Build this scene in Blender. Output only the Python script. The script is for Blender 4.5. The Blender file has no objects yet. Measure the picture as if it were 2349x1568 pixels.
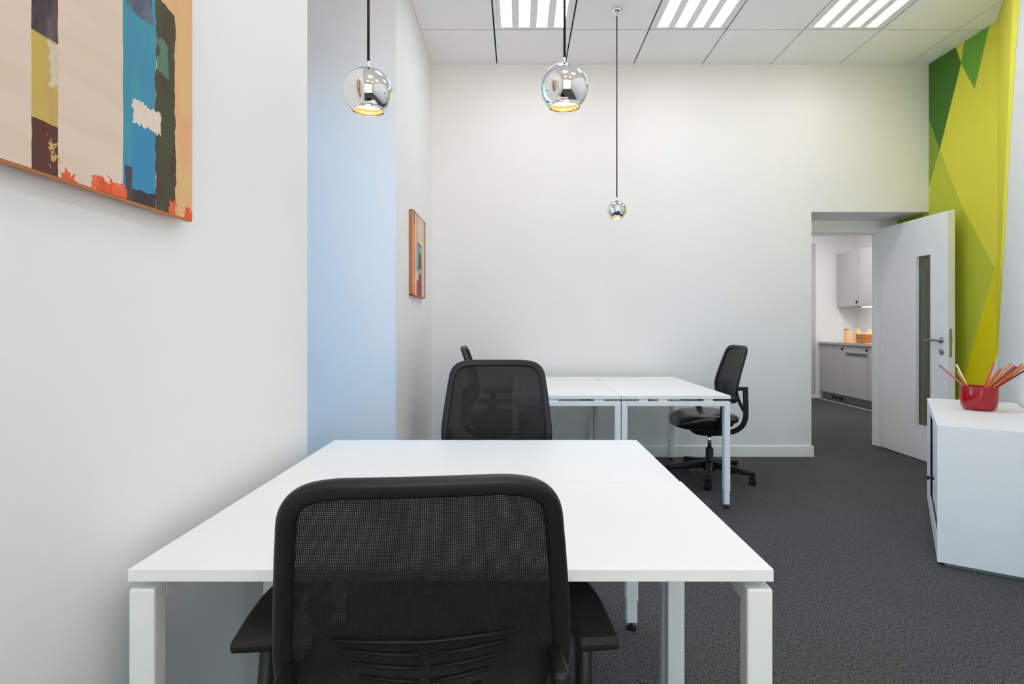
import bpy, math, random
from mathutils import Vector, Matrix

R = random.Random(7)
C = bpy.context.scene.collection
F, U0, V0, ZC = 1300.0, 1187.0, 747.0, 1.19          # focal (px of a 2349 wide frame), principal point, eye height

# ------------------------------------------------------------------ camera, world, exposure
cam_d = bpy.data.cameras.new('camera'); cam = bpy.data.objects.new('camera', cam_d); C.objects.link(cam)
cam.location = (0, 0, ZC); cam.rotation_euler = (math.pi/2, 0, 0)
cam_d.sensor_width = 36.0; cam_d.lens = 36.0*F/2349.0
cam_d.shift_x = -(U0-1174.5)/2349.0; cam_d.shift_y = -(784.0-V0)/2349.0
cam_d.clip_start = 0.02
sc = bpy.context.scene
sc.camera = cam
world = bpy.data.worlds.new('world'); sc.world = world; world.use_nodes = True
wt = world.node_tree; bg = wt.nodes['Background']            # blue sky above the horizon, pale paving below
tc = wt.nodes.new('ShaderNodeTexCoord'); sx = wt.nodes.new('ShaderNodeSeparateXYZ'); rp = wt.nodes.new('ShaderNodeValToRGB')
wt.links.new(tc.outputs['Generated'], sx.inputs[0]); wt.links.new(sx.outputs[2], rp.inputs[0])
mp = wt.nodes.new('ShaderNodeMapRange'); mp.inputs[1].default_value = -1; mp.inputs[2].default_value = 1
wt.links.new(sx.outputs[2], mp.inputs[0]); wt.links.new(mp.outputs[0], rp.inputs[0])
e = rp.color_ramp.elements; e[0].position = .49; e[0].color = (.80, .86, .95, 1); e[1].position = .51; e[1].color = (.40, .68, 1.0, 1)
wt.links.new(rp.outputs[0], bg.inputs[0]); bg.inputs[1].default_value = 5.2
vs = sc.view_settings
vs.view_transform = 'Standard'; vs.look = 'None'; vs.gamma = 1; vs.use_curve_mapping = False
vs.exposure = 0.85
PANEL = 7.8            # radiance of the ceiling light strips
sc.cycles.max_bounces = 12; sc.cycles.diffuse_bounces = 7; sc.cycles.transparent_max_bounces = 16

# ------------------------------------------------------------------ helpers
def lin(c):
    c /= 255.0
    return c/12.92 if c <= .04045 else ((c+.055)/1.055)**2.4
def rgb(r, g, b): return (lin(r), lin(g), lin(b), 1.0)
def px(u, v, Y): return Vector(((u-U0)*Y/F, Y, ZC+(V0-v)*Y/F))

def mat(name, col, rough=.5, metal=0.0, spec=.5, emit=None, es=0.0):
    m = bpy.data.materials.new(name); m.use_nodes = True
    b = m.node_tree.nodes['Principled BSDF']
    b.inputs['Base Color'].default_value = col; b.inputs['Roughness'].default_value = rough
    b.inputs['Metallic'].default_value = metal; b.inputs['Specular IOR Level'].default_value = spec
    if emit: b.inputs['Emission Color'].default_value = emit; b.inputs['Emission Strength'].default_value = es
    return m

class NT:
    """tiny node helper"""
    def __init__(s, m): s.t = m.node_tree; s.b = s.t.nodes['Principled BSDF']; s._o = None
    def n(s, k): return s.t.nodes.new(k)
    def put(s, sock, v):
        if isinstance(v, bpy.types.NodeSocket): s.t.links.new(v, sock)
        else: sock.default_value = v
    def math(s, op, a, b=0.0):
        q = s.n('ShaderNodeMath'); q.operation = op; s.put(q.inputs[0], a); s.put(q.inputs[1], b); return q.outputs[0]
    def obj(s):
        if not s._o:
            tc = s.n('ShaderNodeTexCoord'); sp = s.n('ShaderNodeSeparateXYZ'); s.t.links.new(tc.outputs['Object'], sp.inputs[0])
            s._o = (tc.outputs['Object'], sp.outputs)
        return s._o
    def noise(s, scale, detail=2.0, stretch=(1, 1, 1), off=0.0):
        mp = s.n('ShaderNodeMapping'); s.t.links.new(s.obj()[0], mp.inputs[0])
        mp.inputs['Scale'].default_value = stretch; mp.inputs['Location'].default_value = (off, off*1.7, off*.6)
        q = s.n('ShaderNodeTexNoise'); s.t.links.new(mp.outputs[0], q.inputs['Vector'])
        q.inputs['Scale'].default_value = scale; q.inputs['Detail'].default_value = detail
        return q.outputs['Fac']
    def ramp(s, fac, c0, c1, p0=.3, p1=.7):
        q = s.n('ShaderNodeValToRGB'); s.put(q.inputs[0], fac); e = q.color_ramp.elements
        e[0].position = p0; e[0].color = c0; e[1].position = p1; e[1].color = c1
        return q.outputs[0]
    def mix(s, fac, a, b):
        q = s.n('ShaderNodeMix'); q.data_type = 'RGBA'
        s.put(q.inputs[0], fac); s.put(q.inputs[6], a); s.put(q.inputs[7], b); return q.outputs[2]
    def bump(s, h, strength=.2, dist=.002):
        q = s.n('ShaderNodeBump'); s.put(q.inputs['Height'], h); q.inputs['Strength'].default_value = strength
        q.inputs['Distance'].default_value = dist; s.t.links.new(q.outputs[0], s.b.inputs['Normal'])

class MB:
    """collects shapes and links them as ONE mesh object"""
    def __init__(s): s.v = []; s.f = []; s.sm = []
    def add(s, vs, fs, smooth=False, M=None):
        o = len(s.v)
        for p in vs:
            p = Vector(p); s.v.append(tuple(M @ p) if M else tuple(p))
        for q in fs: s.f.append([i+o for i in q]); s.sm.append(smooth)
        return s
    def box(s, x0, y0, z0, x1, y1, z1, M=None):
        v = [(x0,y0,z0),(x1,y0,z0),(x1,y1,z0),(x0,y1,z0),(x0,y0,z1),(x1,y0,z1),(x1,y1,z1),(x0,y1,z1)]
        return s.add(v, [(0,3,2,1),(4,5,6,7),(0,1,5,4),(1,2,6,5),(2,3,7,6),(3,0,4,7)], False, M)
    def prism(s, pts, axis, a, b):
        """polygon in the two axes other than `axis` (order x,y,z), extruded from a to b"""
        n = len(pts)
        def mk(p, t):
            return {0: (t, p[0], p[1]), 1: (p[0], t, p[1]), 2: (p[0], p[1], t)}[axis]
        v = [mk(p, a) for p in pts]+[mk(p, b) for p in pts]
        f = [list(range(n))[::-1], list(range(n, 2*n))]+[(i, (i+1) % n, n+(i+1) % n, n+i) for i in range(n)]
        return s.add(v, f)
    def lathe(s, prof, seg=32, M=None, smooth=True, cap=True):
        v = []; f = []
        for r, z in prof:
            for k in range(seg):
                a = 2*math.pi*k/seg; v.append((r*math.cos(a), r*math.sin(a), z))
        for i in range(len(prof)-1):
            for k in range(seg):
                k2 = (k+1) % seg
                f.append((i*seg+k, i*seg+k2, (i+1)*seg+k2, (i+1)*seg+k))
        s.add(v, f, smooth, M)
        if cap:
            if prof[0][0] > 1e-5: s.add([v[k] for k in range(seg)], [list(range(seg))[::-1]], False, M)
            if prof[-1][0] > 1e-5: s.add([v[(len(prof)-1)*seg+k] for k in range(seg)], [list(range(seg))], False, M)
        return s
    def sweep(s, path, prof, N=None, closed=False, smooth=True, scale=None):
        """profile (list of (side, normal)) along a path; N is the reference normal"""
        P = [Vector(p) for p in path]; n = len(P); m = len(prof); v = []; f = []
        for i in range(n):
            if closed: T = P[(i+1) % n]-P[i-1]
            else: T = P[min(i+1, n-1)]-P[max(i-1, 0)]
            T.normalize()
            ref = Vector(N) if N else (Vector((0, 0, 1)) if abs(T.z) < .9 else Vector((0, 1, 0)))
            S = T.cross(ref).normalized(); B = S.cross(T).normalized()
            k = scale[i] if scale else 1.0
            for a, b in prof: v.append(P[i]+S*a*k+B*b*k)
        for i in range(n if closed else n-1):
            j = (i+1) % n
            for k in range(m):
                k2 = (k+1) % m; f.append((i*m+k, i*m+k2, j*m+k2, j*m+k))
        if not closed: f.append(list(range(m))[::-1]); f.append([(n-1)*m+k for k in range(m)])
        return s.add(v, f, smooth)
    def tube(s, path, r, seg=10, **k):
        return s.sweep(path, [(r*math.cos(2*math.pi*i/seg), r*math.sin(2*math.pi*i/seg)) for i in range(seg)], **k)
    def superell(s, c, a, b, h, e1=.5, e2=.55, nu=32, nv=14, fn=None, z0=-1):
        def sp(x, e): return math.copysign(abs(x)**e, x)
        v = []; f = []
        for i in range(nv+1):
            t = -math.pi/2+math.pi*i/nv
            for k in range(nu):
                q = 2*math.pi*k/nu
                p = Vector((a*sp(math.cos(t), e1)*sp(math.cos(q), e2), b*sp(math.cos(t), e1)*sp(math.sin(q), e2), h*sp(math.sin(t), e1)))
                p += Vector(c)
                if fn: p = fn(p)
                v.append(p)
        for i in range(nv):
            for k in range(nu):
                k2 = (k+1) % nu; f.append((i*nu+k, i*nu+k2, (i+1)*nu+k2, (i+1)*nu+k))
        return s.add(v, f, True)
    def build(s, name, m, parent=None, bevel=0.0, seg=2, auto=None):
        me = bpy.data.meshes.new(name); me.from_pydata(s.v, [], s.f)
        me.polygons.foreach_set('use_smooth', s.sm)
        me.validate(); me.update()
        import bmesh
        bm = bmesh.new(); bm.from_mesh(me); bmesh.ops.remove_doubles(bm, verts=bm.verts, dist=1e-6)
        bmesh.ops.recalc_face_normals(bm, faces=bm.faces); bm.to_mesh(me); bm.free()
        me.materials.append(m)
        o = bpy.data.objects.new(name, me); C.objects.link(o)
        if parent: o.parent = parent
        if bevel:
            b = o.modifiers.new('bevel', 'BEVEL'); b.width = bevel; b.segments = seg; b.limit_method = 'ANGLE'; b.angle_limit = .6
            b.harden_normals = False
        return o

def rrect(w, d, r, k=3):
    p = []
    for cx, cy, a0 in ((w/2-r, d/2-r, 0), (-w/2+r, d/2-r, 90), (-w/2+r, -d/2+r, 180), (w/2-r, -d/2+r, 270)):
        for i in range(k+1):
            a = math.radians(a0+90*i/k); p.append((cx+r*math.cos(a), cy+r*math.sin(a)))
    return p
def spline(pts, n=6, closed=False):
    P = [Vector(p) for p in pts]; m = len(P); out = []
    for i in range(m if closed else m-1):
        if closed: a, b, c, d = P[i-1], P[i], P[(i+1) % m], P[(i+2) % m]
        else: a, b, c, d = P[max(i-1, 0)], P[i], P[i+1], P[min(i+2, m-1)]
        for k in range(n):
            t = k/n
            out.append(.5*((2*b)+(c-a)*t+(2*a-5*b+4*c-d)*t*t+(3*b-a-3*c+d)*t**3))
    if not closed: out.append(P[-1])
    return out
def interp(tab, x):
    tab = sorted(tab)
    if x <= tab[0][0]: return tab[0][1]
    for (a, p), (b, q) in zip(tab, tab[1:]):
        if x <= b:
            t = (x-a)/(b-a); t = t*t*(3-2*t) if False else t
            return p+(q-p)*t
    return tab[-1][1]

def tag(o, label, cat, group=None):
    o['label'] = label; o['category'] = cat
    if group: o['group'] = group
    return o
def thing(name, label, cat, loc=(0, 0, 0), rz=0.0, group=None):
    o = bpy.data.objects.new(name, None); C.objects.link(o); o.empty_display_size = .1
    o.location = loc; o.rotation_euler = (0, 0, rz)
    return tag(o, label, cat, group)
def struct(o): o['kind'] = 'structure'; return o
def sroot(name, loc=(0, 0, 0), rz=0.0):
    o = bpy.data.objects.new(name, None); C.objects.link(o); o.empty_display_size = .1
    o.location = loc; o.rotation_euler = (0, 0, rz); return struct(o)
def dup(root, loc, rz, label, group=None):
    def cp(o, par):
        c = o.copy(); C.objects.link(c)
        if par: c.parent = par
        for ch in [x for x in bpy.data.objects if x.parent == o]: cp(ch, c)
        return c
    r = cp(root, None); r.location = loc; r.rotation_euler = (0, 0, rz); r['label'] = label
    if group: r['group'] = group
    return r

# ------------------------------------------------------------------ materials
def plaster(name, col, rough=.6):
    m = mat(name, col, rough, spec=.3); t = NT(m); t.bump(t.noise(220, 3), .06, .001); return m
M_wall = plaster('wall_paint', (.85, .85, .855, 1))
M_ceil = plaster('ceiling_tile_paint', (.92, .92, .93, 1), .7)
M_void = mat('ceiling_gap', (.03, .03, .03, 1), .9)
M_trim = mat('white_gloss_trim', (.9, .9, .9, 1), .35)
M_desk = mat('white_laminate', (.87, .87, .87, 1), .42, spec=.4)
M_steel = mat('white_powder_coat', (.84, .84, .84, 1), .4)
M_black = mat('black_plastic', (.012, .012, .012, 1), .42, spec=.35)
M_black2 = mat('black_soft_plastic', (.008, .008, .008, 1), .55, spec=.3)
M_fab = mat('black_seat_fabric', (.014, .014, .014, 1), .27, spec=.9)
M_chrome = mat('chrome', (.86, .86, .86, 1), .03, 1.0)
M_brush = mat('brushed_steel', (.42, .42, .43, 1), .3, 1.0)
M_grey = mat('grey_cord', (.2, .2, .2, 1), .5)
M_copper = mat('copper_lining', (.60, .27, .14, 1), .28, 1.0)
M_lit_lining = mat('lit_lining_cream', (.95, .86, .74, 1), .4)
M_bulb = mat('warm_bulb', (1, .9, .75, 1), .4, emit=(1, .88, .72, 1), es=3.2)
M_strip = mat('light_strip', (1, 1, 1, 1), .5, emit=(1, 1, 1, 1), es=PANEL)
M_louvre = mat('louvre_white', (.85, .85, .85, 1), .35)
M_cordb = mat('black_cord', (.008, .008, .008, 1), .6)
M_red = mat('red_glaze', rgb(170, 8, 16), .12, spec=.6)
M_wood = mat('frame_wood', rgb(190, 118, 66), .5)
M_kgrey = mat('kitchen_grey_lacquer', (.5, .5, .5, 1), .4)
M_kdark = mat('kitchen_plinth', (.22, .22, .22, 1), .5)
M_board = mat('pale_orange_board', rgb(246, 196, 150), .5)

def carpet():
    m = mat('charcoal_carpet', (.05, .05, .05, 1), .95, spec=.1); t = NT(m)
    n1 = t.noise(330, 2, (.55, 1, 1)); n2 = t.noise(150, 3, (1, .5, 1), 3.0); n3 = t.noise(2.5, 2, off=9.0)
    s = t.math('ADD', t.math('MULTIPLY', n1, .6), t.math('MULTIPLY', n2, .4))
    c = t.ramp(s, (.012, .012, .012, 1), (.22, .22, .222, 1), .38, .70)
    c2 = t.mix(t.math('MULTIPLY', n3, .35), c, (.05, .05, .05, 1))
    t.t.links.new(c2, t.b.inputs['Base Color']); t.bump(s, .6, .006)
    return m
M_carpet = carpet()

def glass_mat(name, tint, op, rough=.02):
    m = bpy.data.materials.new(name); m.use_nodes = True; t = m.node_tree
    for n in list(t.nodes): t.nodes.remove(n)
    out = t.nodes.new('ShaderNodeOutputMaterial'); mx = t.nodes.new('ShaderNodeMixShader')
    tr = t.nodes.new('ShaderNodeBsdfTransparent'); gl = t.nodes.new('ShaderNodeBsdfGlossy'); fr = t.nodes.new('ShaderNodeFresnel')
    tr.inputs[0].default_value = tint; gl.inputs['Roughness'].default_value = rough
    fr.inputs[0].default_value = 1.45
    mu = t.nodes.new('ShaderNodeMath'); mu.operation = 'MULTIPLY'; mu.inputs[1].default_value = op
    t.links.new(fr.outputs[0], mu.inputs[0]); t.links.new(mu.outputs[0], mx.inputs[0])
    t.links.new(tr.outputs[0], mx.inputs[1]); t.links.new(gl.outputs[0], mx.inputs[2]); t.links.new(mx.outputs[0], out.inputs[0])
    return m
M_glass = glass_mat('window_glass', (.95, .97, .98, 1), 1.0)
M_dglass = glass_mat('door_glass', (.86, .88, .82, 1), .8)
M_bglass = glass_mat('blue_tinted_glass', (.46, .585, .66, 1), 1.0)  # tint added to dim and blue the daylight entering the niche

def mesh_fabric():
    m = mat('black_mesh_weave', (.012, .012, .012, 1), .6, spec=.25); t = NT(m)
    o = t.obj()[1]; k = 2*math.pi/.0062
    a = t.math('SINE', t.math('MULTIPLY', t.math('ADD', o[0], o[2]), k))
    b = t.math('SINE', t.math('MULTIPLY', t.math('SUBTRACT', o[0], o[2]), k))
    h = t.math('GREATER_THAN', t.math('MULTIPLY', a, b), .66)
    tr = t.n('ShaderNodeBsdfTransparent'); mx = t.n('ShaderNodeMixShader')
    t.put(mx.inputs[0], t.math('MULTIPLY', h, .26)); t.t.links.new(t.b.outputs[0], mx.inputs[1]); t.t.links.new(tr.outputs[0], mx.inputs[2])
    t.t.links.new(mx.outputs[0], t.t.nodes['Material Output'].inputs[0])
    return m
M_mesh = mesh_fabric()

# ------------------------------------------------------------------ room shell
ZCEIL = 3.567; XL = -.782; YB = 5.157; XR = 3.745; YF = -2.3
CORN = Vector((XR, 4.42, 0)); AD = Vector((-.56, -.83, 0)).normalized(); AN = Vector((-.83, .56, 0)).normalized()  # angled wall: runs along AD, faces AN
TEND = 2.6; AEND = CORN+AD*TEND; XS = AEND.x

struct(MB().box(-1.9, YF-.2, -.12, 6.0, 9.8, 0).build('floor', M_carpet))

# left wall: near stretch, window niche, far stretch (one continuous wall)
w = MB()
w.box(XL-.9, YF-.2, 0, XL, 2.109, 3.9)
w.box(-1.72, 2.0, 0, -1.55, 3.75, .35).box(-1.72, 2.0, 2.75, -1.55, 3.75, 3.9)
w.box(XL-.9, 3.64, 0, XL, 5.7, 3.9)
wl = struct(w.build('wall_left', M_wall))

# back wall with the deep doorway
w = MB()
w.box(XL, YB, 0, 2.675, 5.70, 3.9)
w.box(2.675, YB, 2.226, XR, 5.70, 3.9)
struct(w.build('wall_back', M_wall))
M_lime = plaster('mural_lime', rgb(226, 217, 70))
def paint(n, r, g, b): return plaster(n, rgb(min(r*1.14, 250), min(g*1.14, 250), b*1.1))
w = MB().box(XR, 4.42, 0, XR+.12, 5.70, 3.9)
wr = struct(w.build('wall_right', M_wall))
# angled window-side wall
def aw(t, d, z): p = CORN+AD*t+AN*d; return (p.x, p.y, z)
w = MB()
v = [aw(0, 0, 0), aw(TEND, 0, 0), aw(TEND, -.15, 0), aw(-.08, -.15, 0)]
v += [(x, y, 3.9) for x, y, z in v]
w.add(v, [(0, 1, 2, 3), (4, 5, 6, 7), (0, 1, 5, 4), (1, 2, 6, 5), (2, 3, 7, 6), (3, 0, 4, 7)])
wa = struct(w.build('wall_angled', M_wall))
# side wall, and the wall behind the photographer with an invented window
w = MB()
w.box(XS, YF, 0, XS+.2, AEND.y, 3.9)
struct(w.build('wall_side', M_wall))
FX = (-.6, 2.1, .15, 3.2)      # unseen window invented behind the photographer as frontal fill light
w = MB(); w.box(XL-.9, YF-.2, 0, FX[0], YF, 3.9).box(FX[1], YF-.2, 0, XS+.2, YF, 3.9)
w.box(FX[0], YF-.2, 0, FX[1], YF, FX[2]).box(FX[0], YF-.2, FX[3], FX[1], YF, 3.9)
struct(w.build('wall_front', M_wall))

def wall_poly(pix, name, m, off=.0):
    """flat printed shape of the mural on the right wall, given by its corners seen from the camera"""
    pts = []
    for u, vv in pix:
        Y = XR*F/(u-U0); Y = min(max(Y, 4.42), 5.60)
        pts.append((Y, ZC+(V0-vv)*(XR*F/(u-U0))/F))
    o = MB().prism(pts, 0, XR-.0015-off, XR+.002).build(name, m, wr); return o
YP = lambda z: z
# the mural: base field then its triangles (each a coat of colour, proud by a hair)
MB().prism([(4.42, .98), (4.60, .45), (4.68, .0), (5.585, 0), (5.585, 3.6), (4.42, 3.6)], 0, XR-.001, XR+.002).build('mural_field', M_lime, wr)
wall_poly([(2131, 140), (2190, 100), (2205, 145), (2156, 343), (2131, 272), (2060, 100), (2060, 80)], 'mural_triangle', paint('mural_dark_green', 62, 104, 36), .0005)
wall_poly([(2213, 90), (2274, 40), (2236, 205), (2205, 145)], 'mural_triangle', paint('mural_mid_green', 98, 146, 52), .0005)
wall_poly([(2060, 60), (2131, 272), (2156, 343), (2131, 432), (2052, 760)], 'mural_triangle', paint('mural_olive', 122, 142, 50), .0003)
wall_poly([(2156, 343), (2205, 470), (2282, 615), (2205, 890), (2165, 1040), (2060, 1040), (2060, 720)], 'mural_triangle', paint('mural_leaf', 170, 174, 56), .0002)
M_yel = paint('mural_yellow', 200, 186, 8)
M_ochre = paint('mural_ochre', 192, 182, 36)
wall_poly([(2288, 590), (2288.1, 721), (2270, 662)], 'mural_triangle', M_ochre, .0006)
wall_poly([(2270, 662), (2288.1, 721), (2288.1, 812), (2270, 862), (2252, 905), (2238, 960), (2170, 1010)], 'mural_triangle', M_yel, .0006)
# the mural runs round the corner onto the angled wall
def awp(pix, name, m, off):
    v = []
    for d in (-.002, .001+off):
        for u, vv in pix:
            r = (u-U0)/F; t = max((r*4.42-3.745)/(.83*r-.56)/1.0012, 0); P = CORN+AD*t
            v.append(aw(t, d, ZC+(V0-vv)*P.y/F))
    n = len(pix)
    MB().add(v, [list(range(n))[::-1], list(range(n, 2*n))]+[(i, (i+1) % n, n+(i+1) % n, n+i) for i in range(n)]).build(name, m, wa)
awp([(2287, -60), (2345, -90), (2339, 0), (2328, 160), (2318, 310), (2305, 560), (2299, 640), (2291, 780), (2287, 812)], 'mural_field', M_lime, 0)
awp([(2327, -40), (2343, -60), (2339, 0), (2328, 160), (2318, 310), (2305, 560), (2299, 640), (2296, 600), (2300, 520), (2311, 300), (2324, 0)], 'mural_stripe', paint('mural_light_yellow', 222, 216, 80), .0005)

# ------------------------------------------------------------------ suspended ceiling: every tile is a piece
ceil = struct(MB().box(-1.7, YF-.1, ZCEIL+.022, 6.0, 9.8, ZCEIL+.12).build('ceiling', M_void))
GX0, GX, GY0, GY = -.187, .6217, 4.551, .606
LIGHTS = [(0, 1), (2, 1), (4, 1), (0, 4), (2, 4), (0, 7), (2, 7), (0, 10), (2, 10)]
xs = [XL+.002]+[GX0+GX*i for i in range(0, 8)]
ys = [YB-.002, GY0]+[GY0-GY*j for j in range(1, 12)]+[YF+.001]
def clip(poly, f):
    out = []
    for i in range(len(poly)):
        a, b = poly[i-1], poly[i]; fa, fb = f(a), f(b)
        if fa*fb < 0: t = fa/(fa-fb); out.append((a[0]+(b[0]-a[0])*t, a[1]+(b[1]-a[1])*t))
        if fb >= 0: out.append(b)
    return out
def inside_ang(p): return (Vector((p[0], p[1], 0))-CORN).dot(AN)-.004
def inside_x(p): return (XR-.004)-p[0]
def inside_s(p): return (XS-.004)-p[0]
tiles = 0
g = .006
for j in range(len(ys)-1):
    for i in range(len(xs)-1):
        if (i-1, j) in LIGHTS: continue
        x0, x1, y1, y0 = xs[i]+g*(i > 0), xs[i+1]-g, ys[j]-g*(j > 0), ys[j+1]+g
        if y1-y0 < .02 or x1-x0 < .02: continue
        polys = [[(x0, y0), (x1, y0), (x1, y1), (x0, y1)]]
        p = clip(polys[0], inside_x)
        if y0 < AEND.y:
            p = clip(p, inside_s)
            if p and y1 > AEND.y and max(inside_ang(q)*-1 for q in p) > 0: p = clip(p, inside_ang)
        elif p: p = clip(p, inside_ang)
        if len(p) < 3: continue
        o = MB().prism(p, 2, ZCEIL, ZCEIL+.015).build('ceiling_tile', M_ceil, ceil)
# tiles over the window niche
MB().box(-1.55, 2.115, ZCEIL, XL-.006, 3.635, ZCEIL+.015).build('ceiling_tile', M_ceil, ceil)

lname = ['leftmost louvred ceiling light, behind a black pendant cord',
         'louvred ceiling light just right of the far pendant canopy', 'louvred ceiling light nearest the green mural']
for n, (i, j) in enumerate(LIGHTS):
    x0 = GX0+GX*i; y1 = ys[j]; y0 = ys[j+1]; xc, yc = (x0+x0+GX)/2, (y0+y1)/2; hx, hy = GX/2-.007, (y1-y0)/2-.007
    lab = lname[n] if n < 3 else ['louvred ceiling light over the front pair of desks', 'louvred ceiling light over the white cabinet', 'louvred ceiling light over the photographer on the wall side',
        'louvred ceiling light over the photographer on the window side', 'louvred ceiling light at the room end on the wall side', 'louvred ceiling light at the room end on the window side'][n-3]
    t = thing('ceiling_light', lab, 'ceiling light', (xc, yc, ZCEIL), 0, 'square louvred lights in the tiled ceiling')
    h = MB(); h.box(-hx, -hy, .0, hx, -hy+.03, .018).box(-hx, hy-.03, 0, hx, hy, .018)
    h.box(-hx, -hy+.03, 0, -hx+.025, hy-.03, .018).box(hx-.025, -hy+.03, 0, hx, hy-.03, .018)
    h.build('housing', M_louvre, t, .002)
    pw = (2*hx-.05)/4
    for k in range(4):
        cx = -hx+.025+pw*(k+.5)
        MB().box(cx-pw*.29, -hy+.03, .010, cx+pw*.29, hy-.03, .017).build('light_strip', M_strip, t)
    for k in range(5):
        cx = -hx+.025+pw*k; a = cx-pw*.21 if k else cx; b = cx+pw*.21 if k < 4 else cx
        MB().box(a, -hy+.03, .001, b, hy-.03, .017).build('louvre_divider', M_louvre, t, .004)
    if n < 3:
        for k in range(4):
            cx = -hx+.025+pw*(k+.5); o = None
            for q in range(7):
                y = -hy+.03+(2*hy-.06)*(q+.5)/7
                if o is None: o = MB().box(-pw*.29, -.0015, .003, pw*.29, .0015, .010).build('cross_blade', M_louvre, t)
                else: o = o.copy(); C.objects.link(o)
                o.location = (cx, y, 0)

# ------------------------------------------------------------------ trims
bb = MB(); bb.box(XL, YB-.016, 0, 2.69, YB, .1).box(2.675, YB-.016, 0, 2.69, 5.58, .1)
struct(bb.build('baseboard_back', M_trim, None, .004))
bb = MB(); bb.box(XL, 3.64, 0, XL+.014, YB-.016, .1).box(XL, YF, 0, XL+.014, 2.109, .1)
struct(bb.build('baseboard_left', M_trim, None, .003))

def window(name, plane, y0, y1, z0, z1, nx, depth=.06, gm=None):
    w = sroot(name)
    fr = MB(); a = .05
    fr.box(plane, y0, z0, plane+depth, y1, z0+a).box(plane, y0, z1-a, plane+depth, y1, z1)
    fr.box(plane, y0, z0+a, plane+depth, y0+a, z1-a).box(plane, y1-a, z0+a, plane+depth, y1, z1-a)
    for k in range(1, nx):
        y = y0+(y1-y0)*k/nx; fr.box(plane, y-.03, z0+a, plane+depth, y+.03, z1-a)
    fr.build('window_frame', M_trim, w)
    for k in range(nx):
        a0 = y0+(y1-y0)*k/nx+(.05 if k == 0 else .03); a1 = y0+(y1-y0)*(k+1)/nx-(.05 if k == nx-1 else .03)
        MB().box(plane+depth/2-.003, a0, z0+a, plane+depth/2+.003, a1, z1-a).build('window_pane', gm or M_glass, w)
    return w
w2 = sroot('added_fill_window'); fr = MB(); n2 = 3  # added fill window, out of view behind the camera
fr.box(FX[0], YF-.14, FX[2], FX[1], YF-.08, FX[2]+.06).box(FX[0], YF-.14, FX[3]-.06, FX[1], YF-.08, FX[3])
for k in range(n2+1):
    x = FX[0]+(FX[1]-FX[0])*k/n2; fr.box(max(x-.03, FX[0]), YF-.14, FX[2]+.06, min(x+.03, FX[1]), YF-.08, FX[3]-.06)
fr.build('window_frame', M_trim, w2)
for k in range(n2):
    a, b = FX[0]+(FX[1]-FX[0])*k/n2+.03, FX[0]+(FX[1]-FX[0])*(k+1)/n2-.03
    MB().box(a, YF-.113, FX[2]+.06, b, YF-.107, FX[3]-.06).build('window_pane', M_glass, w2)
MB().box(FX[0]+.01, YF-.05, FX[2]+.02, FX[1]-.01, YF-.046, FX[3]-.01).build('added_tint_sheet', glass_mat('added_cream_tint', (.86, .735, .61, 1), .0), w2)  # unseen sheet added to turn the fill window's blue light neutral
window('window_1', -1.68, 2.112, 3.637, .35, 2.75, 2, gm=M_bglass)
struct(MB().box(-1.62, 2.11, .352, -1.47, 3.639, .378).build('trim_1', M_trim, None, .004))

# ------------------------------------------------------------------ door in the deep opening
YD = 5.585; XH = 3.57
door = sroot('door_1')
fr = MB(); fr.box(XH, YD, 0, XR, 5.70, 2.226).box(2.692, YD, 2.109, XH, 5.70, 2.226).box(2.692, YD, 0, 2.74, 5.70, 2.109)
fr.build('door_frame', M_trim, door)
fr = MB(); fr.box(XH-.012, YD+.05, 0, XH, 5.69, 2.097).box(2.74, YD+.05, 2.097, XH, 5.69, 2.109).build('door_stop', M_trim, door)
X0, X1, DY0, DY1, DZ = XH, XH+.042, 4.70, 5.58, 2.146
GY0_, GY1_, GZ0, GZ1 = 4.885, 5.083, .297, 1.818
lf = MB(); lf.box(X0, DY0, .006, X1, GY0_, DZ).box(X0, GY1_, .006, X1, DY1, DZ)
lf.box(X0, GY0_, .006, X1, GY1_, GZ0).box(X0, GY0_, GZ1, X1, GY1_, DZ)
lf.build('door_leaf', M_trim, door)
MB().box(X1, DY0-.012, .02, X1+.02, DY1, DZ+.012).box(X1, DY0-.012, .02, X1+.02, DY0, DZ).build('door_lip', M_trim, door) if False else None
lp = MB(); lp.box(X1, DY0-.0, .01, X1+.018, GY0_, DZ+.01).box(X1, GY1_, .01, X1+.018, DY1, DZ+.01)
lp.box(X1, GY0_, .01, X1+.018, GY1_, GZ0).box(X1, GY0_, GZ1, X1+.018, GY1_, DZ+.01)
lp.build('door_rebate', M_trim, door, .002)
MB().box(X0+.022, GY0_-.005, GZ0-.005, X0+.030, GY1_+.005, GZ1+.005).build('glass_pane', M_dglass, door)
gb = MB(); a = .012
for xx0, xx1 in ((X0-.003, X0+.022), (X0+.030, X1+.02)):
    gb.box(xx0, GY0_-.004, GZ0-.004, xx1, GY0_+a, GZ1+.004).box(xx0, GY1_-a, GZ0-.004, xx1, GY1_+.004, GZ1+.004)
    gb.box(xx0, GY0_+a, GZ0-.004, xx1, GY1_-a, GZ0+a).box(xx0, GY0_+a, GZ1-a, xx1, GY1_-a, GZ1+.004)
gb.build('glazing_bead', M_trim, door)
YH = 4.768
RX = Matrix.Rotation(math.pi/2, 4, 'Y')
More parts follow.
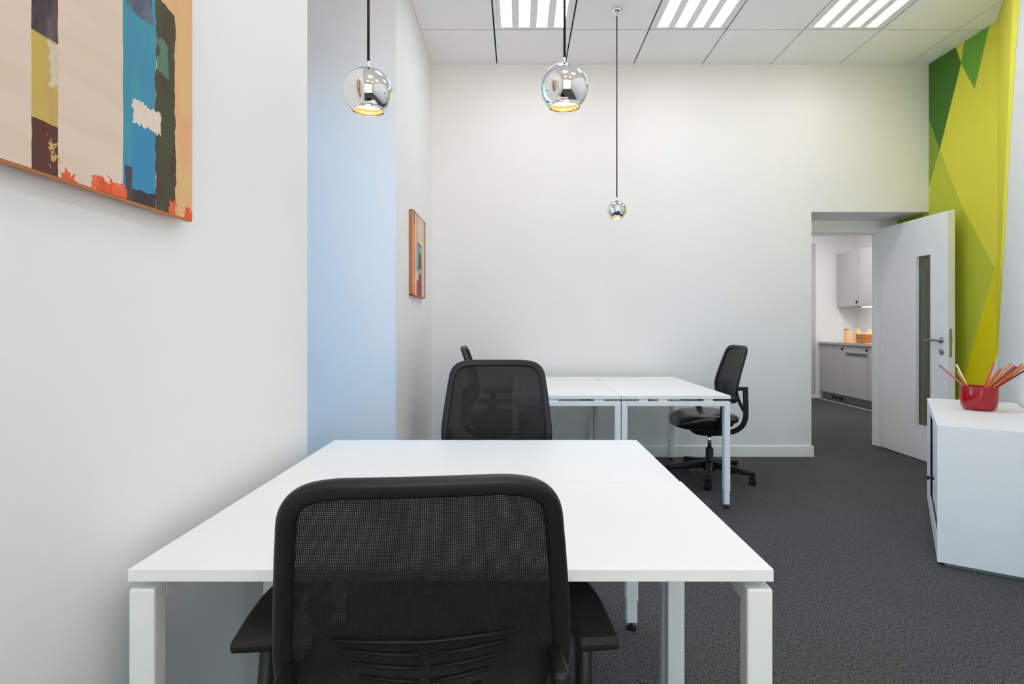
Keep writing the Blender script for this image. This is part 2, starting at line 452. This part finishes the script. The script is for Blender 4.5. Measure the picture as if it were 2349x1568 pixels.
for side in (-1, 1):
    xf = X0 if side < 0 else X1+.018
    h = MB()
    h.lathe([(.026, 0), (.026, .008), (.022, .01), (.011, .011), (.011, .04)], 20, Matrix.Translation((xf, YH, 1.069)) @ Matrix.Rotation(side*math.pi/2, 4, 'Y'))
    xx = xf+side*.045
    h.tube(spline([(xf+side*.03, YH, 1.069), (xx, YH+.006, 1.069), (xx+side*.002, YH+.04, 1.069), (xx, YH+.135, 1.069)], 5), .0095, 10)
    h.build('lever_handle', M_brush, door)
    e = MB(); e.lathe([(.024, 0), (.024, .008), (.02, .01), (0, .0105)], 20, Matrix.Translation((xf, YH, .972)) @ Matrix.Rotation(side*math.pi/2, 4, 'Y'))
    e.box(xf+side*.01-.004, YH-.007, .955, xf+side*.01+.004, YH+.007, .985)
    e.build('key_escutcheon', M_brush, door)
lk = MB().box(X0+.011, DY0-.0025, .93, X0+.033, DY0+.002, 1.165); lk.box(X0+.014, DY0-.012, 1.06, X0+.030, DY0, 1.085)
lk.build('lock_plate', M_brush, door, .002)

# ------------------------------------------------------------------ kitchen beyond the door
kw = MB(); kw.box(2.0, 9.40, 0, 5.8, 9.55, 3.0).box(5.60, 5.70, 0, 5.75, 9.40, 3.0).box(2.35, 5.70, 0, 2.5, 9.4, 3.0)
kw.box(2.5, 5.70, 0, 2.69, 5.72, 3.0).box(XR, 5.66, 0, 5.75, 5.80, 3.0).box(2.35, 5.70, 2.226, XR+.1, 5.80, 3.0)
struct(kw.build('wall_kitchen', M_wall))
struct(MB().box(2.35, 5.70, 2.84, 5.75, 9.55, 2.95).build('ceiling_kitchen', M_ceil))
struct(MB().box(2.5, 9.384, 0, 4.98, 9.40, .1).build('baseboard_kitchen', M_trim, None, .003))
kd = sroot('door_2'); MB().box(4.0, 9.36, .1, 4.925, 9.40, 2.55).build('door_leaf', M_kgrey, kd, .004)
KX = 5.0
def base_unit(y0, y1, label, knob_y, dish=False):
    t = thing('base_cabinet', label, 'cabinet', (KX, (y0+y1)/2, 0), 0, 'grey kitchen base cabinets')
    h = (y1-y0)/2
    MB().box(.022, -h, .12, .58, h, .89).build('body', M_kgrey, t)
    d = MB().box(0, -h+.002, .125, .02, h-.002, .885).build('door', M_kgrey, t, .002)
    if dish:
        MB().box(-.012, -h+.03, .775, .0, h-.06, .79).box(-.003, -h+.03, .735, .0, h-.06, .775).build('finger_pull', M_kdark, d)
    k = knob_y-(y0+y1)/2
    MB().box(-.018, k-.008, .815, 0, k+.008, .855).build('knob', M_black, d, .003)
    MB().box(.06, -h, 0, .08, h, .12).build('plinth', M_kdark, t)
    return t
c1 = base_unit(8.69, 9.37, 'grey kitchen base cabinet at the far wall end with a knob and plinth vents', 8.72)
for a in (8.80, 8.98):
    MB().box(.052, a-9.03, .03, .06, a-9.03+.13, .075).build('vent_grille', M_black, c1)
base_unit(8.075, 8.685, 'grey dishwasher front with a recessed finger pull under the orange tray', 8.11, True)
base_unit(7.47, 8.07, 'grey kitchen base cabinet nearest the open door', 7.52)
tag(MB().box(KX-.02, 7.47, .892, 5.595, 9.38, .928).build('worktop', mat('grey_worktop', (.42, .42, .42, 1), .3), None, .003), 'pale grey kitchen worktop over the base cabinets', 'worktop')
def wall_unit(y0, y1, label):
    t = thing('wall_cabinet', label, 'cabinet', (5.28, (y0+y1)/2, 1.51), 0, 'grey kitchen wall cabinets'); h = (y1-y0)/2
    MB().box(.022, -h, 0, .318, h, .86).build('body', M_kgrey, t)
    d = MB().box(0, -h+.002, -.01, .02, h-.002, .862).build('door', M_kgrey, t, .002)
    MB().box(-.018, -h+.03, .03, 0, -h+.046, .07).build('knob', M_black, d, .003)
wall_unit(8.775, 9.37, 'grey kitchen wall cabinet next to the far wall')
wall_unit(8.17, 8.77, 'grey kitchen wall cabinet above the orange tray')
wall_unit(7.56, 8.165, 'grey kitchen wall cabinet nearest the open door')
ul = thing('under_cabinet_light', 'bright white strip light under the kitchen wall cabinets', 'lamp', (5.42, 8.3, 1.478))
MB().box(-.05, -.55, .012, .05, .55, .03).build('housing', M_steel, ul)
MB().box(-.04, -.54, .0, .04, .54, .012).build('diffuser', mat('cool_strip', (1, 1, 1, 1), .5, emit=(1, .98, .95, 1), es=6), ul)
kl = thing('kitchen_ceiling_light', 'flat white ceiling light in the kitchen beyond the door', 'ceiling light', (4.3, 8.0, 2.82))
MB().box(-.5, -.5, .008, .5, .5, .02).build('housing', M_steel, kl)
MB().box(-.46, -.46, 0, .46, .46, .008).build('diffuser', mat('kitchen_panel', (1, 1, 1, 1), .5, emit=(1, .98, .96, 1), es=7.5), kl)
ZW = .928
tray = thing('serving_board', 'pale orange board on the kitchen worktop holding jars', 'board', (5.16, 8.25, ZW))
bx = MB().box(-.11, -.62, 0, .13, .66, .016).build('board', M_board, tray, .006)
def jar(y, x, w, h, col, label, name='storage_jar', lidc=None):
    t = thing(name, label, 'jar', (x, y, ZW+.016), 0)
    if name == 'woven_box':
        m = mat('woven_orange', rgb(196, 120, 40), .6); q = NT(m); n = q.noise(60, 2); q.t.links.new(q.ramp(n, rgb(150, 86, 40), rgb(238, 180, 100), .4, .6), q.b.inputs['Base Color'])
        b = MB().box(-w/2, -w/2, 0, w/2, w/2, h).build('box', m, t, .008)
        for k in range(4):
            MB().box(-w/2-.004, -w/2-.004, .02+k*h*.22, w/2+.004, w/2+.004, .02+k*h*.22+.008).build('woven_band', m, t, .003)
        MB().box(-w/2+.004, -w/2+.004, h, w/2-.004, w/2-.004, h+.012).build('lid', mat('cream_lid', rgb(245, 215, 165), .5), t, .004)
    else:
        m = mat('jar_'+str(len(bpy.data.materials)), rgb(*col), .35)
        MB().lathe([(w*.42, 0), (w*.5, .01), (w*.5, h*.8), (w*.4, h*.9), (w*.4, h*.94)], 20).build('jar', m, t)
        MB().lathe([(w*.44, h*.92), (w*.44, h), (0, h)], 20).build('lid', mat('jar_lid_'+str(len(bpy.data.materials)), rgb(*(lidc or (150, 95, 55))), .5), t)
jar(8.84, 5.14, .085, .20, (238, 200, 150), 'slim cream jar at the left end of the orange board', lidc=(190, 150, 100))
jar(8.62, 5.16, .10, .20, (240, 205, 140), 'cream jar with a brown mark on the orange board, second from the left', lidc=(250, 225, 170))
jar(8.34, 5.14, .20, .125, (0, 0, 0), 'brown woven box with a cream lid on the orange board', 'woven_box')
jar(8.42, 5.25, .09, .19, (248, 215, 170), 'cream jar standing behind the woven box', lidc=(248, 220, 180))
jar(8.10, 5.14, .11, .14, (245, 208, 130), 'yellow jar right of the woven box by the door edge', lidc=(240, 232, 220))
struct(MB().box(KX-.05, 5.75, 0, KX-.035, 9.38, .006).build('trim_2', M_trim))

# ------------------------------------------------------------------ paintings
def paint_mat(name, base, layers):
    m = mat(name, base, .7, spec=.2); t = NT(m); o = t.obj()[1]
    st = t.noise(9, 5, (1, .35, 2.4)); c = t.mix(t.math('MULTIPLY', t.ramp(st, (0, 0, 0, 1), (1, 1, 1, 1), .4, .62), .35), base, rgb(206, 188, 164))
    for n, (y0, y1, z0, z1, col, amp, sc_, op, col2) in enumerate(layers):
        fac = None
        ny = t.math('MULTIPLY', t.math('SUBTRACT', t.noise(sc_, 5, off=1.3*n+.2), .5), amp)
        nz = t.math('MULTIPLY', t.math('SUBTRACT', t.noise(sc_*1.3, 5, off=2.1*n+5), .5), amp)
        Y = t.math('ADD', o[1], ny); Z = t.math('ADD', o[2], nz)
        for a, op_, b in ((Y, 'GREATER_THAN', y0), (Y, 'LESS_THAN', y1), (Z, 'GREATER_THAN', z0), (Z, 'LESS_THAN', z1)):
            if b is None: continue
            q = t.math(op_, a, b); fac = q if fac is None else t.math('MULTIPLY', fac, q)
        cc = col
        if col2: cc = t.mix(t.ramp(t.noise(14, 4, (1, 1.6, .7), 3.7*n+1), (0, 0, 0, 1), (1, 1, 1, 1), .42, .6), col, col2)
        if op < 1: fac = t.math('MULTIPLY', fac, t.math('GREATER_THAN', t.noise(70, 4, (1, 1, .6), n*2.2), 1-op))
        c = t.mix(fac, c, cc)
    t.t.links.new(c, t.b.inputs['Base Color']); t.bump(t.noise(260, 3), .12, .001)
    return m
XP = -.752
def pY(u): return XP*F/(u-U0)
def pz(v, u): return ZC+(V0-v)*pY(u)/F
cream = rgb(224, 204, 188)
tan, org = rgb(222, 184, 132), rgb(228, 172, 128)
PY0, PY1, PZ0, PZ1 = .36, pY(441), 1.434, 2.30
L = [
 (pY(357), None, None, None, tan, .01, 8, 1, org),
 (pY(72), pY(133), None, None, rgb(196, 164, 104), .004, 40, 1, rgb(200, 172, 92)),
 (pY(114), pY(131), pz(200, 120), pz(95, 120), rgb(212, 196, 176), .035, 60, 1, None),
 (pY(72), pY(133), pz(82, 100), None, rgb(66, 58, 66), .004, 40, 1, rgb(110, 94, 96)),
 (pY(73), pY(133), None, pz(278, 100), rgb(98, 58, 52), .004, 40, 1, rgb(86, 66, 54)),
 (pY(116), pY(132), pz(372, 125), pz(325, 125), rgb(205, 170, 110), .07, 120, .5, None),
 (pY(282), pY(358), None, None, rgb(72, 140, 172), .008, 14, 1, rgb(70, 150, 168)),
 (pY(300), pY(357), None, 1.60, rgb(64, 138, 182), .05, 10, 1, None),
 (pY(284), pY(350), pz(30, 315), None, rgb(104, 112, 134), .05, 9, 1, rgb(92, 96, 112)),
 (pY(357), pY(402), None, pz(14, 380), rgb(78, 82, 60), .028, 26, 1, rgb(84, 66, 56)),
 (pY(362), pY(388), pz(170, 375), pz(95, 375), rgb(92, 128, 110), .04, 40, 1, None),
 (pY(290), pY(357), None, 1.462, rgb(70, 64, 68), .03, 20, 1, None),
 (pY(288), pY(303), None, 1.50, rgb(84, 74, 84), .012, 30, 1, None),
 (pY(305), pY(370), pz(296, 337), pz(244, 337), rgb(224, 208, 196), .03, 70, 1, rgb(236, 218, 204)),
 (pY(212), pY(292), None, 1.457, rgb(222, 84, 54), .045, 55, 1, rgb(236, 120, 84)),
 (pY(140), pY(172), None, 1.447, rgb(224, 96, 66), .04, 70, 1, None),
 (pY(388), pY(404), None, 1.463, rgb(228, 108, 70), .05, 80, 1, None),
 (pY(424), None, None, 1.456, rgb(228, 92, 50), .04, 60, 1, None),
]
pt = thing('painting', 'large abstract painting of cream, blue and ochre bands on the near left wall', 'painting', (0, 0, 0))
MB().box(XL, PY0+.06, PZ0+.05, XP-.012, PY1-.06, PZ1-.05).build('stretcher', M_wood, pt)
MB().box(XP-.012, PY0, PZ0, XP, PY1, PZ1).build('canvas', paint_mat('abstract_large', cream, L), pt)
fb = MB(); fb.box(XP-.013, PY0-.004, PZ0-.004, XP-.001, PY1, PZ0).box(XP-.013, PY0-.004, PZ1, XP-.002, PY1+.001, PZ1+.006).box(XP-.013, PY0-.006, PZ0, XP-.002, PY0, PZ1)
fb.build('frame', M_wood, pt)
# small one on the far stretch of the left wall
SY0, SY1, SZ0, SZ1 = 4.083, 4.615, 1.412, 2.029
def sY(u): return XP*F/(u-U0)
L2 = [
 (sY(948.5), sY(951.5), None, None, rgb(214, 110, 76), .02, 12, 1, rgb(232, 150, 110)),
 (sY(949), sY(951.5), 1.93, None, rgb(92, 96, 96), .01, 30, 1, None),
 (sY(943), sY(949), None, 1.50, rgb(226, 184, 128), .03, 20, 1, rgb(230, 170, 120)),
 (sY(944), sY(952), None, 1.432, rgb(232, 106, 74), .03, 20, 1, None),
 (sY(955.5), sY(958), 1.60, None, rgb(214, 160, 130), .02, 12, 1, None),
 (sY(955.5), sY(961), None, 1.535, rgb(184, 84, 96), .02, 12, 1, rgb(200, 80, 90)),
 (sY(956), sY(967), 1.60, 1.795, rgb(150, 174, 164), .03, 10, 1, rgb(110, 160, 158)),
 (sY(960), sY(967), None, 1.745, rgb(104, 112, 92), .03, 14, 1, rgb(98, 88, 82)),
 (sY(960), sY(967), None, 1.585, rgb(130, 92, 84), .02, 14, 1, None),
 (sY(962), sY(965), 1.585, 1.625, rgb(226, 206, 186), .03, 30, 1, None),
 (sY(957), sY(967), 1.80, 1.815, rgb(120, 84, 100), .03, 30, 1, None),
 (sY(972.6), sY(974.2), None, None, rgb(172, 112, 92), .01, 12, 1, rgb(140, 96, 90)),
]
pt = thing('painting', 'small abstract painting of thin orange, teal and brown stripes by the back corner', 'painting', (0, 0, 0))
MB().box(XL+.004, SY0+.003, SZ0+.003, XP, SY1-.003, SZ1-.003).build('canvas', paint_mat('abstract_small', rgb(226, 206, 190), L2), pt)
fb = MB(); fb.box(XL+.001, SY0, SZ0, XP-.004, SY0+.008, SZ1).box(XL+.001, SY1-.006, SZ0, XP+.003, SY1, SZ1)
fb.box(XL+.001, SY0, SZ0, XP+.003, SY1, SZ0+.006).box(XL+.001, SY0, SZ1-.006, XP+.003, SY1, SZ1).build('frame', M_wood, pt)

# ------------------------------------------------------------------ desks
ZT, TT = .7374, .0235
def make_desk(L, D, label, loc, rz, group):
    """local: long side along x, origin at the middle of the footprint; end frames across the depth (y)"""
    t = thing('desk', label, 'desk', loc, rz, group)
    MB().box(-L/2, -D/2, ZT-TT, L/2, D/2, ZT).build('desktop', M_desk, t, .0015)
    lw, ld = .048, .038
    for sx in (-1, 1):
        xe = sx*(L/2-.001)
        x0, x1 = sorted((xe, xe-sx*lw))
        b = MB().box(x0+.0, -D/2+ld, .668, x1, D/2-ld, .700)
        b.build('end_beam', M_steel, t, .003)
        for yy in (-.30, 0.12, .30):
            MB().box(x0+.006, yy*D-.03, .700, x1-.006, yy*D+.03, ZT-TT).build('spacer', M_steel, t)
        for sy in (-1, 1):
            ye = sy*(D/2-.001); y0, y1 = sorted((ye, ye-sy*ld))
            lg = MB().box(x0, y0, .115, x1, y1, .700).build('leg', M_steel, t, .004)
            MB().box(x0+.003, y0+.003, .028, x1-.003, y1-.003, .116).build('leg_extension', M_steel, lg, .003)
            MB().lathe([(.02, 0), (.02, .006), (.008, .012), (.008, .03)], 14, Matrix.Translation(((x0+x1)/2, (y0+y1)/2, 0))).build('foot', M_black2, lg)
    for yy in (-D*.22, D*.22):
        MB().box(-L/2+.05, yy-.02, .662, L/2-.05, yy+.02, .695).build('cross_rail', M_steel, t)
    return t
FX0, FX1 = -.7255, .4770
gd = 'white desks'
make_desk(FX1-FX0, .597, 'white desk in the foreground with the large black chair in front of it', ((FX0+FX1)/2, 1.054+.2985, 0), 0, gd)
make_desk(FX1-FX0-.004, .597, 'white desk pushed against the far side of the foreground desk', ((FX0+FX1)/2-.002, 1.6525+.2985, 0), 0, gd)
BL = 5.05-3.68
make_desk(BL, .708, 'white desk by the back wall, right one, below the black side-on chair', (.676+.355, 3.68+BL/2, 0), math.pi/2, gd)
make_desk(BL, .708, 'white desk by the back wall, left one, behind the mesh chair back', (.676-.356, 3.683+BL/2, 0), math.pi/2, gd)

# ------------------------------------------------------------------ task chairs
YB_TAB = [(.55, -.150), (.60, -.138), (.65, -.127), (.70, -.123), (.75, -.130), (.80, -.143), (.86, -.161), (.92, -.180), (.98, -.200), (1.03, -.216)]
HALF = [(0, 1.017), (.07, 1.017), (.13, 1.015), (.168, 1.004), (.190, .978), (.199, .93), (.207, .87), (.215, .80), (.220, .735), (.214, .685), (.188, .645), (.145, .617), (.08, .602), (0, .597)]
def make_chair(label, loc, rz, lift=0.0, arm=0.0, spin=0.0, ay=(0, 0), az=(0, 0)):
    t = thing('office_chair', label, 'chair', loc, rz, 'black task chairs')
    dz = lift
    def B(x, z):
        return Vector((x, interp(YB_TAB, z)-.018*(1-min(1, (x/.225)**2)), z+dz))
    # --- backrest frame: closed rounded loop
    loop = [(x, z) for x, z in HALF]+[(-x, z) for x, z in HALF[-2:0:-1]]
    path = spline([B(x, z) for x, z in loop], 5, True)
    prof = rrect(.029, .022, .008, 3)
    MB().sweep(path, prof, N=(0, 1, .18), closed=True).build('back_frame', M_black, t)
    # --- mesh
    rows = 26; cols = 16; v = []; f = []
    right = spline([Vector((x, 0, z)) for x, z in HALF], 6)
    for i in range(rows+1):
        z = .600+(1.012-.600)*i/rows
        ws = [abs(a.x+(b.x-a.x)*(z-a.z)/(b.z-a.z)) for a, b in zip(right, right[1:]) if min(a.z, b.z) <= z <= max(a.z, b.z) and abs(a.z-b.z) > 1e-7]
        wd = max(ws) if ws else .05
        for k in range(cols+1):
            x = wd*(2*k/cols-1); p = B(x, z); v.append(p)
    for i in range(rows):
        for k in range(cols): q = i*(cols+1)+k; f.append((q, q+1, q+cols+2, q+cols+1))
    MB().add(v, f, True).build('back_mesh', M_mesh, t)
    # --- lumbar support with its ribs, on the rear of the mesh
    lb = MB()
    for s in (-1, 1):
        for k in range(5):
            z = .645+.022*k; x1 = (.075+.013*k)
            lb.tube([B(s*.008, z)+Vector((0, -.004, 0)), B(s*x1*.5, z+.004)+Vector((0, -.004, 0)), B(s*x1, z+.012)+Vector((0, -.003, 0))], .0030, 8)
    for z0 in (.632, .755):
        lb.tube([B(x, z0+.05*abs(x))+Vector((0, -.004, 0)) for x in (-.14, -.07, 0, .07, .14)], .0035, 8)
    lb.build('lumbar_support', M_black2, t)
    # --- rear carrier: bracket, uprights, yoke under the seat
    for s in (-1, 1):
        y7 = interp(YB_TAB, .72)
        MB().box(min(s*.196, s*.218), -.212, .700+dz, max(s*.196, s*.218), y7-.004, .728+dz).build('bracket', M_black, t, .004)
        pth = spline([(s*.205, -.196, .727+dz), (s*.204, -.199, .65+dz), (s*.202, -.202, .56+dz), (s*.195, -.200, .485+dz), (s*.18, -.170, .42+dz), (s*.15, -.10, .378+dz), (s*.11, -.02, .368+dz)], 6)
        MB().sweep(pth, rrect(.038, .022, .008), N=(1, 0, 0)).build('back_upright', M_black, t)
        pth = spline([B(s*.210, .69), Vector((s*.209, -.145, .63+dz)), Vector((s*.206, -.185, .55+dz))], 5)
        MB().sweep(pth, rrect(.024, .020, .007), N=(1, 0, 0)).build('back_brace', M_black, t)
    # --- seat
    def bend(p):
        q = p.copy(); yy = max(0, (q.y-.06)/.22); q.z -= .045*yy*yy
        q.z += .012*(abs(q.x)/.24)**2; return q
    MB().superell((0, .055, .475+dz), .245, .235, .045, .6, .5, 40, 12, bend).build('seat', M_fab, t)
    MB().superell((0, .045, .44+dz), .215, .20, .045, .8, .6, 32, 10, bend).build('seat_pan', M_black2, t)
    md = MB(); md.superell((0, .0, .385+dz), .095, .15, .055, .7, .7, 24, 10)
    md.box(.09, .02, .385+dz, .20, .035, .397+dz).lathe([(.0, -.02), (.012, -.018), (.012, .018), (0, .02)], 12, Matrix.Translation((.21, .028, .39+dz)) @ Matrix.Rotation(math.pi/2, 4, 'Y'))
    md.build('tilt_mechanism', M_black2, t)
    # --- armrests
    for s in (-1, 1):
        za = .675+dz+arm+az[s > 0]; oy = ay[s > 0]
        up = spline([(s*.10, .0, .405+dz), (s*.20, .0, .405+dz), (s*.262, .0, .425+dz), (s*.281, -.004, .49+dz), (s*.283, -.010, .58+dz), (s*.287, -.012+oy*.6, za-.012)], 5)
        a = MB().sweep(up, rrect(.024, .052, .008), N=(0, 1, 0)).build('armrest', M_black, t)
        v = []
        outline = [(-.036, -.100), (.036, -.100), (.041, -.02), (.041, .07), (.034, .135), (.018, .158), (-.018, .158), (-.034, .135), (-.037, .05)]
        m = len(outline)
        for (k, zz) in ((.90, -.026), (1.0, -.020), (1.0, -.006), (.93, 0.0)):
            for x, y in outline: v.append((s*(.303+x*k), (y-.03)*k+.03+oy, za+zz))
        f = [list(range(m))[::-1], [3*m+i for i in range(m)]]
        for q in range(3):
            for i in range(m): f.append((q*m+i, q*m+(i+1) % m, (q+1)*m+(i+1) % m, (q+1)*m+i))
        MB().add(v, f).build('arm_pad', M_black2, a, .004)
    # --- column and base
    MB().lathe([(.036, .075), (.036, .125), (.029, .13), (.029, .238), (.026, .242)], 24).build('column_sleeve', M_black, t)
    MB().lathe([(.015, .235), (.015, .36+dz)], 18).build('gas_lift', M_chrome, t)
    MB().lathe([(.03, .062), (.05, .072), (.052, .125), (.045, .14), (.03, .145)], 24).build('base_hub', M_black, t)
    for k in range(5):
        a = spin+2*math.pi*k/5; ca, sa = math.cos(a), math.sin(a)
        pth = [(ca*r, sa*r, z) for r, z in ((.035, .114), (.12, .110), (.22, .098), (.30, .088), (.340, .084))]
        lg = MB().sweep(pth, rrect(.044, .046, .010), N=(0, 0, 1), scale=[1.2, 1.12, .98, .82, .7]).build('base_leg', M_black, t, 0)
        cx, cy = ca*.322, sa*.322
        cs = MB()
        Mx = Matrix.Translation((cx, cy, .030)) @ Matrix.Rotation(a+1.9+k, 4, 'Z') @ Matrix.Translation((.012, 0, 0)) @ Matrix.Rotation(math.pi/2, 4, 'X')
        for zz in (-.023, .002):
            cs.lathe([(.0, zz), (.024, zz), (.030, zz+.004), (.030, zz+.017), (.024, zz+.021), (0, zz+.021)], 18, Mx, cap=False)
        cs.lathe([(.0335, -.012), (.0335, .011)], 18, Mx, cap=False) if False else None
        cs.lathe([(.006, .05), (.006, .08)], 8, Matrix.Translation((cx, cy, 0)))
        cs.lathe([(.022, .052), (.024, .060), (.014, .068)], 12, Matrix.Translation((cx, cy, 0)))
        cs.build('caster', M_black2, lg)
    return t
make_chair('black mesh task chair seen from behind in the foreground, tucked to the near desk', (-.160, 1.033, 0), math.radians(6), -.056, .0, .3, (.075, .045), (.028, .012))
make_chair('black mesh task chair facing the camera across the foreground desks', (-.088, 2.262, 0), math.radians(180), .01, -.035, .5)
make_chair('side-on black task chair right of the back desks, its base in view', (1.498, 4.42, 0), math.radians(90), .008, -.012, math.radians(-38-90))
make_chair('black task chair half hidden behind the mesh chair at the left of the back desks', (-.19, 4.36, 0), math.radians(-90), .004, -.012, .2)

# ------------------------------------------------------------------ pendant lamps
def lamp(label, c, r, cord_r):
    t = thing('pendant_lamp', label, 'lamp', c, 0, 'mirrored globe pendant lamps')
    cut = math.radians(139); n = 28
    prof = [(r*math.sin(cut*i/n), r*math.cos(cut*i/n)) for i in range(n+1)]
    prof[0] = (0.0005, r)
    re, ze = prof[-1]
    prof += [(re+.0012, ze-.0015), (re-.0005, ze-.004), (re-.003, ze-.003)]
    MB().lathe(prof, 56, cap=False).build('globe_shade', M_chrome, t)
    ri = r-.003; q = math.radians
    pin = [(ri*math.sin(q(a)), ri*math.cos(q(a))) for a in range(20, 118, 5)]
    MB().lathe(pin, 48, cap=False).build('lit_lining', M_lit_lining, t)  # cream upper lining paints in the glow of the lit copper interior
    pin = [(ri*k*math.sin(q(a)), ri*k*math.cos(q(a))) for a, k in ((114, .995), (121, .995), (122, .975), (126, .975), (127, 1), (131, 1), (132, .98), (135, .98), (136, 1), (139, 1))]
    MB().lathe(pin, 48, cap=False).build('copper_lining', M_copper, t)
    MB().lathe([(.0, -.026), (.018, -.024), (.029, -.008), (.031, .008), (.018, .026), (.012, .036), (.012, r*.9)], 24).build('bulb', M_bulb, t)
    MB().lathe([(.0055, r-.002), (.0055, r+.006), (.003, r+.008), (.003, r+.014), (.0045, r+.016), (.0045, r+.022)], 14).build('ferrule', M_chrome, t)
    zt = ZCEIL-c[2]
    MB().tube([(0, 0, r+.02), (0, 0, (r+zt)/2), (0, 0, zt-.03)], cord_r, 10).build('cord', M_cordb, t)
    MB().lathe([(.004, zt-.055), (.006, zt-.034), (.012, zt-.030), (.030, zt-.022), (.039, zt-.010), (.040, zt-.001)], 28).build('canopy', M_chrome, t)
lamp('mirrored globe pendant in front of the blue-lit window niche', (px(845, 212, 1.773)), .075, .0042)
lamp('mirrored globe pendant over the middle of the foreground desks', (px(1295, 203, 1.773)), .075, .0042)
lamp('small-looking far mirrored globe pendant on a long cord over the back desks', (px(1415, 482, 4.262)), .075, .0045)

# ------------------------------------------------------------------ white cabinet (parallel to the angled wall)
ca = thing('storage_cabinet', 'low white metal cabinet by the angled wall with a red pot on top', 'cabinet', (2.0923, 2.8074, 0), math.atan2(.83, .56)-math.pi/2)
# local: y along the long front (away from camera), x = depth towards the wall
W, Dp, H, T = 1.29, .45, .697, .02
MB().box(-.010, 0, H-T, Dp, W, H).build('top_panel', M_desk, ca, .001)
MB().box(-.010, 0, .02, Dp, T, H-T).build('side_panel', M_desk, ca, .001)
MB().box(0, W-T, .02, Dp, W, H-T).build('side_panel', M_desk, ca, .001)
MB().box(Dp-.012, T, .02, Dp, W-T, H-T).build('back_panel', M_desk, ca)
MB().box(0, T, .02, Dp-.012, W-T, .085).build('bottom_panel', M_desk, ca, .001)
MB().box(.02, .02, 0, Dp-.01, W-.02, .02).build('plinth', M_kdark, ca)
SD = .776
MB().box(-.010, T, .02, 0, W, .150).build('bottom_rail', M_desk, ca, .001)
MB().box(-.010, T, .652, 0, W, H-T).build('top_rail', M_desk, ca, .001)
MB().box(-.008, T, .150, .012, W-T, .154).build('track', M_black2, ca)
d = MB().box(.001, T, .154, .019, SD+.03, .652).build('door', M_desk, ca)
MB().lathe([(.010, 0), (.010, .006), (.006, .008), (.006, .02), (.011, .024), (.011, .034), (.004, .036)], 16, Matrix.Translation((.001, .607, .30)) @ Matrix.Rotation(-math.pi/2, 4, 'Y')).build('lock_knob', M_black, d)
d = MB().box(-.010, SD, .154, .0, W-.002, .652).build('door', M_desk, ca)
MB().box(-.0095, SD-.003, .154, .0, SD, .652).build('edge_strip', M_black2, d)
MB().box(.03, T, .085, .034, W-T, H-T).build('gap_shade_backing', M_black2, ca)  # black sheet put behind the doors to shade their gaps
# red pot with coloured sticks
pc = Vector((2.715, 3.335, .697))
pot = thing('red_pot', 'glossy red round pot on the white cabinet holding coloured sticks', 'pot', pc)
MB().lathe([(.0, .0), (.060, .0), (.072, .005), (.082, .018), (.088, .040), (.0905, .075), (.092, .135), (.0905, .1395), (.0875, .139), (.0865, .13),
            (.085, .06), (.078, .022), (.06, .012), (0, .011)], 56, cap=False).build('pot', M_red, pot)
sticks = [  # tip px, rim px, colour, label
 (2156, 838, 2209, 884, (206, 110, 120), 'pink stick leaning far left out of the red pot'),
 (2194, 836, 2219, 885, (250, 235, 190), 'cream stick leaning left in the red pot, the taller of the middle pair'),
 (2195, 852, 2217, 884, (205, 130, 60), 'short orange-brown stick behind the cream stick in the red pot'),
 (2279, 834, 2260, 884, (226, 96, 26), 'upright orange stick standing left in the right-hand bunch'),
 (2288, 850, 2262, 885, (232, 150, 130), 'short salmon stick next to the upright orange stick'),
 (2295, 848, 2266, 884, (214, 92, 40), 'short rust-orange stick behind the salmon stick'),
 (2318, 834, 2268, 884, (236, 158, 90), 'light orange stick topping the middle of the right-hand bunch'),
 (2326, 839, 2272, 885, (222, 130, 130), 'dusty pink stick in the right-hand bunch'),
 (2330, 842, 2275, 886, (150, 74, 30), 'brown stick in the right-hand bunch'),
 (2344, 836, 2279, 885, (238, 128, 36), 'long bright orange stick leaning right out of the red pot'),
 (2350, 840, 2284, 884, (240, 140, 70), 'pale orange stick just below the long bright orange stick'),
 (2354, 847, 2288, 880, (168, 28, 30), 'dark red stick leaning lowest to the right out of the red pot'),
]
mats = {}
for n, (u, v_, ur, vr, col, lab) in enumerate(sticks):
    yt = pc.y+.02*math.sin(n*2.1); yr = pc.y+.012*math.cos(n*1.7)
    Tp = px(u, v_, yt); Rp = px(ur, vr, yr)
    Rp2 = Vector((Rp.x, Rp.y, 0))-Vector((pc.x, pc.y, 0))
    if Rp2.length > .078: Rp2 *= .078/Rp2.length; Rp = Vector((pc.x+Rp2.x, pc.y+Rp2.y, Rp.z))
    D = (Rp-Tp); k = (Tp.z-(pc.z+.022))/(Tp.z-Rp.z); Bp = Tp+D*k
    b2 = Vector((Bp.x-pc.x, Bp.y-pc.y, 0))
    if b2.length > .062: Bp = Vector((pc.x+b2.x*.062/b2.length, pc.y+b2.y*.062/b2.length, Bp.z))
    m = mat('stick_paint_%d' % n, rgb(*col), .45)
    t = thing('coloured_stick', lab, 'stick', Bp, 0, 'coloured sticks in the red pot')
    MB().tube([(0, 0, 0), tuple((Tp-Bp)*.5), tuple(Tp-Bp)], .0054, 8).build('shaft', m, t)
    tp = (Tp-Bp); e = tp.normalized()*.004
    MB().tube([tuple(tp), tuple(tp+e)], .0040, 8).build('tip', mat('stick_tip_%d' % n, rgb(*[int(c*.75) for c in col]), .5), t)
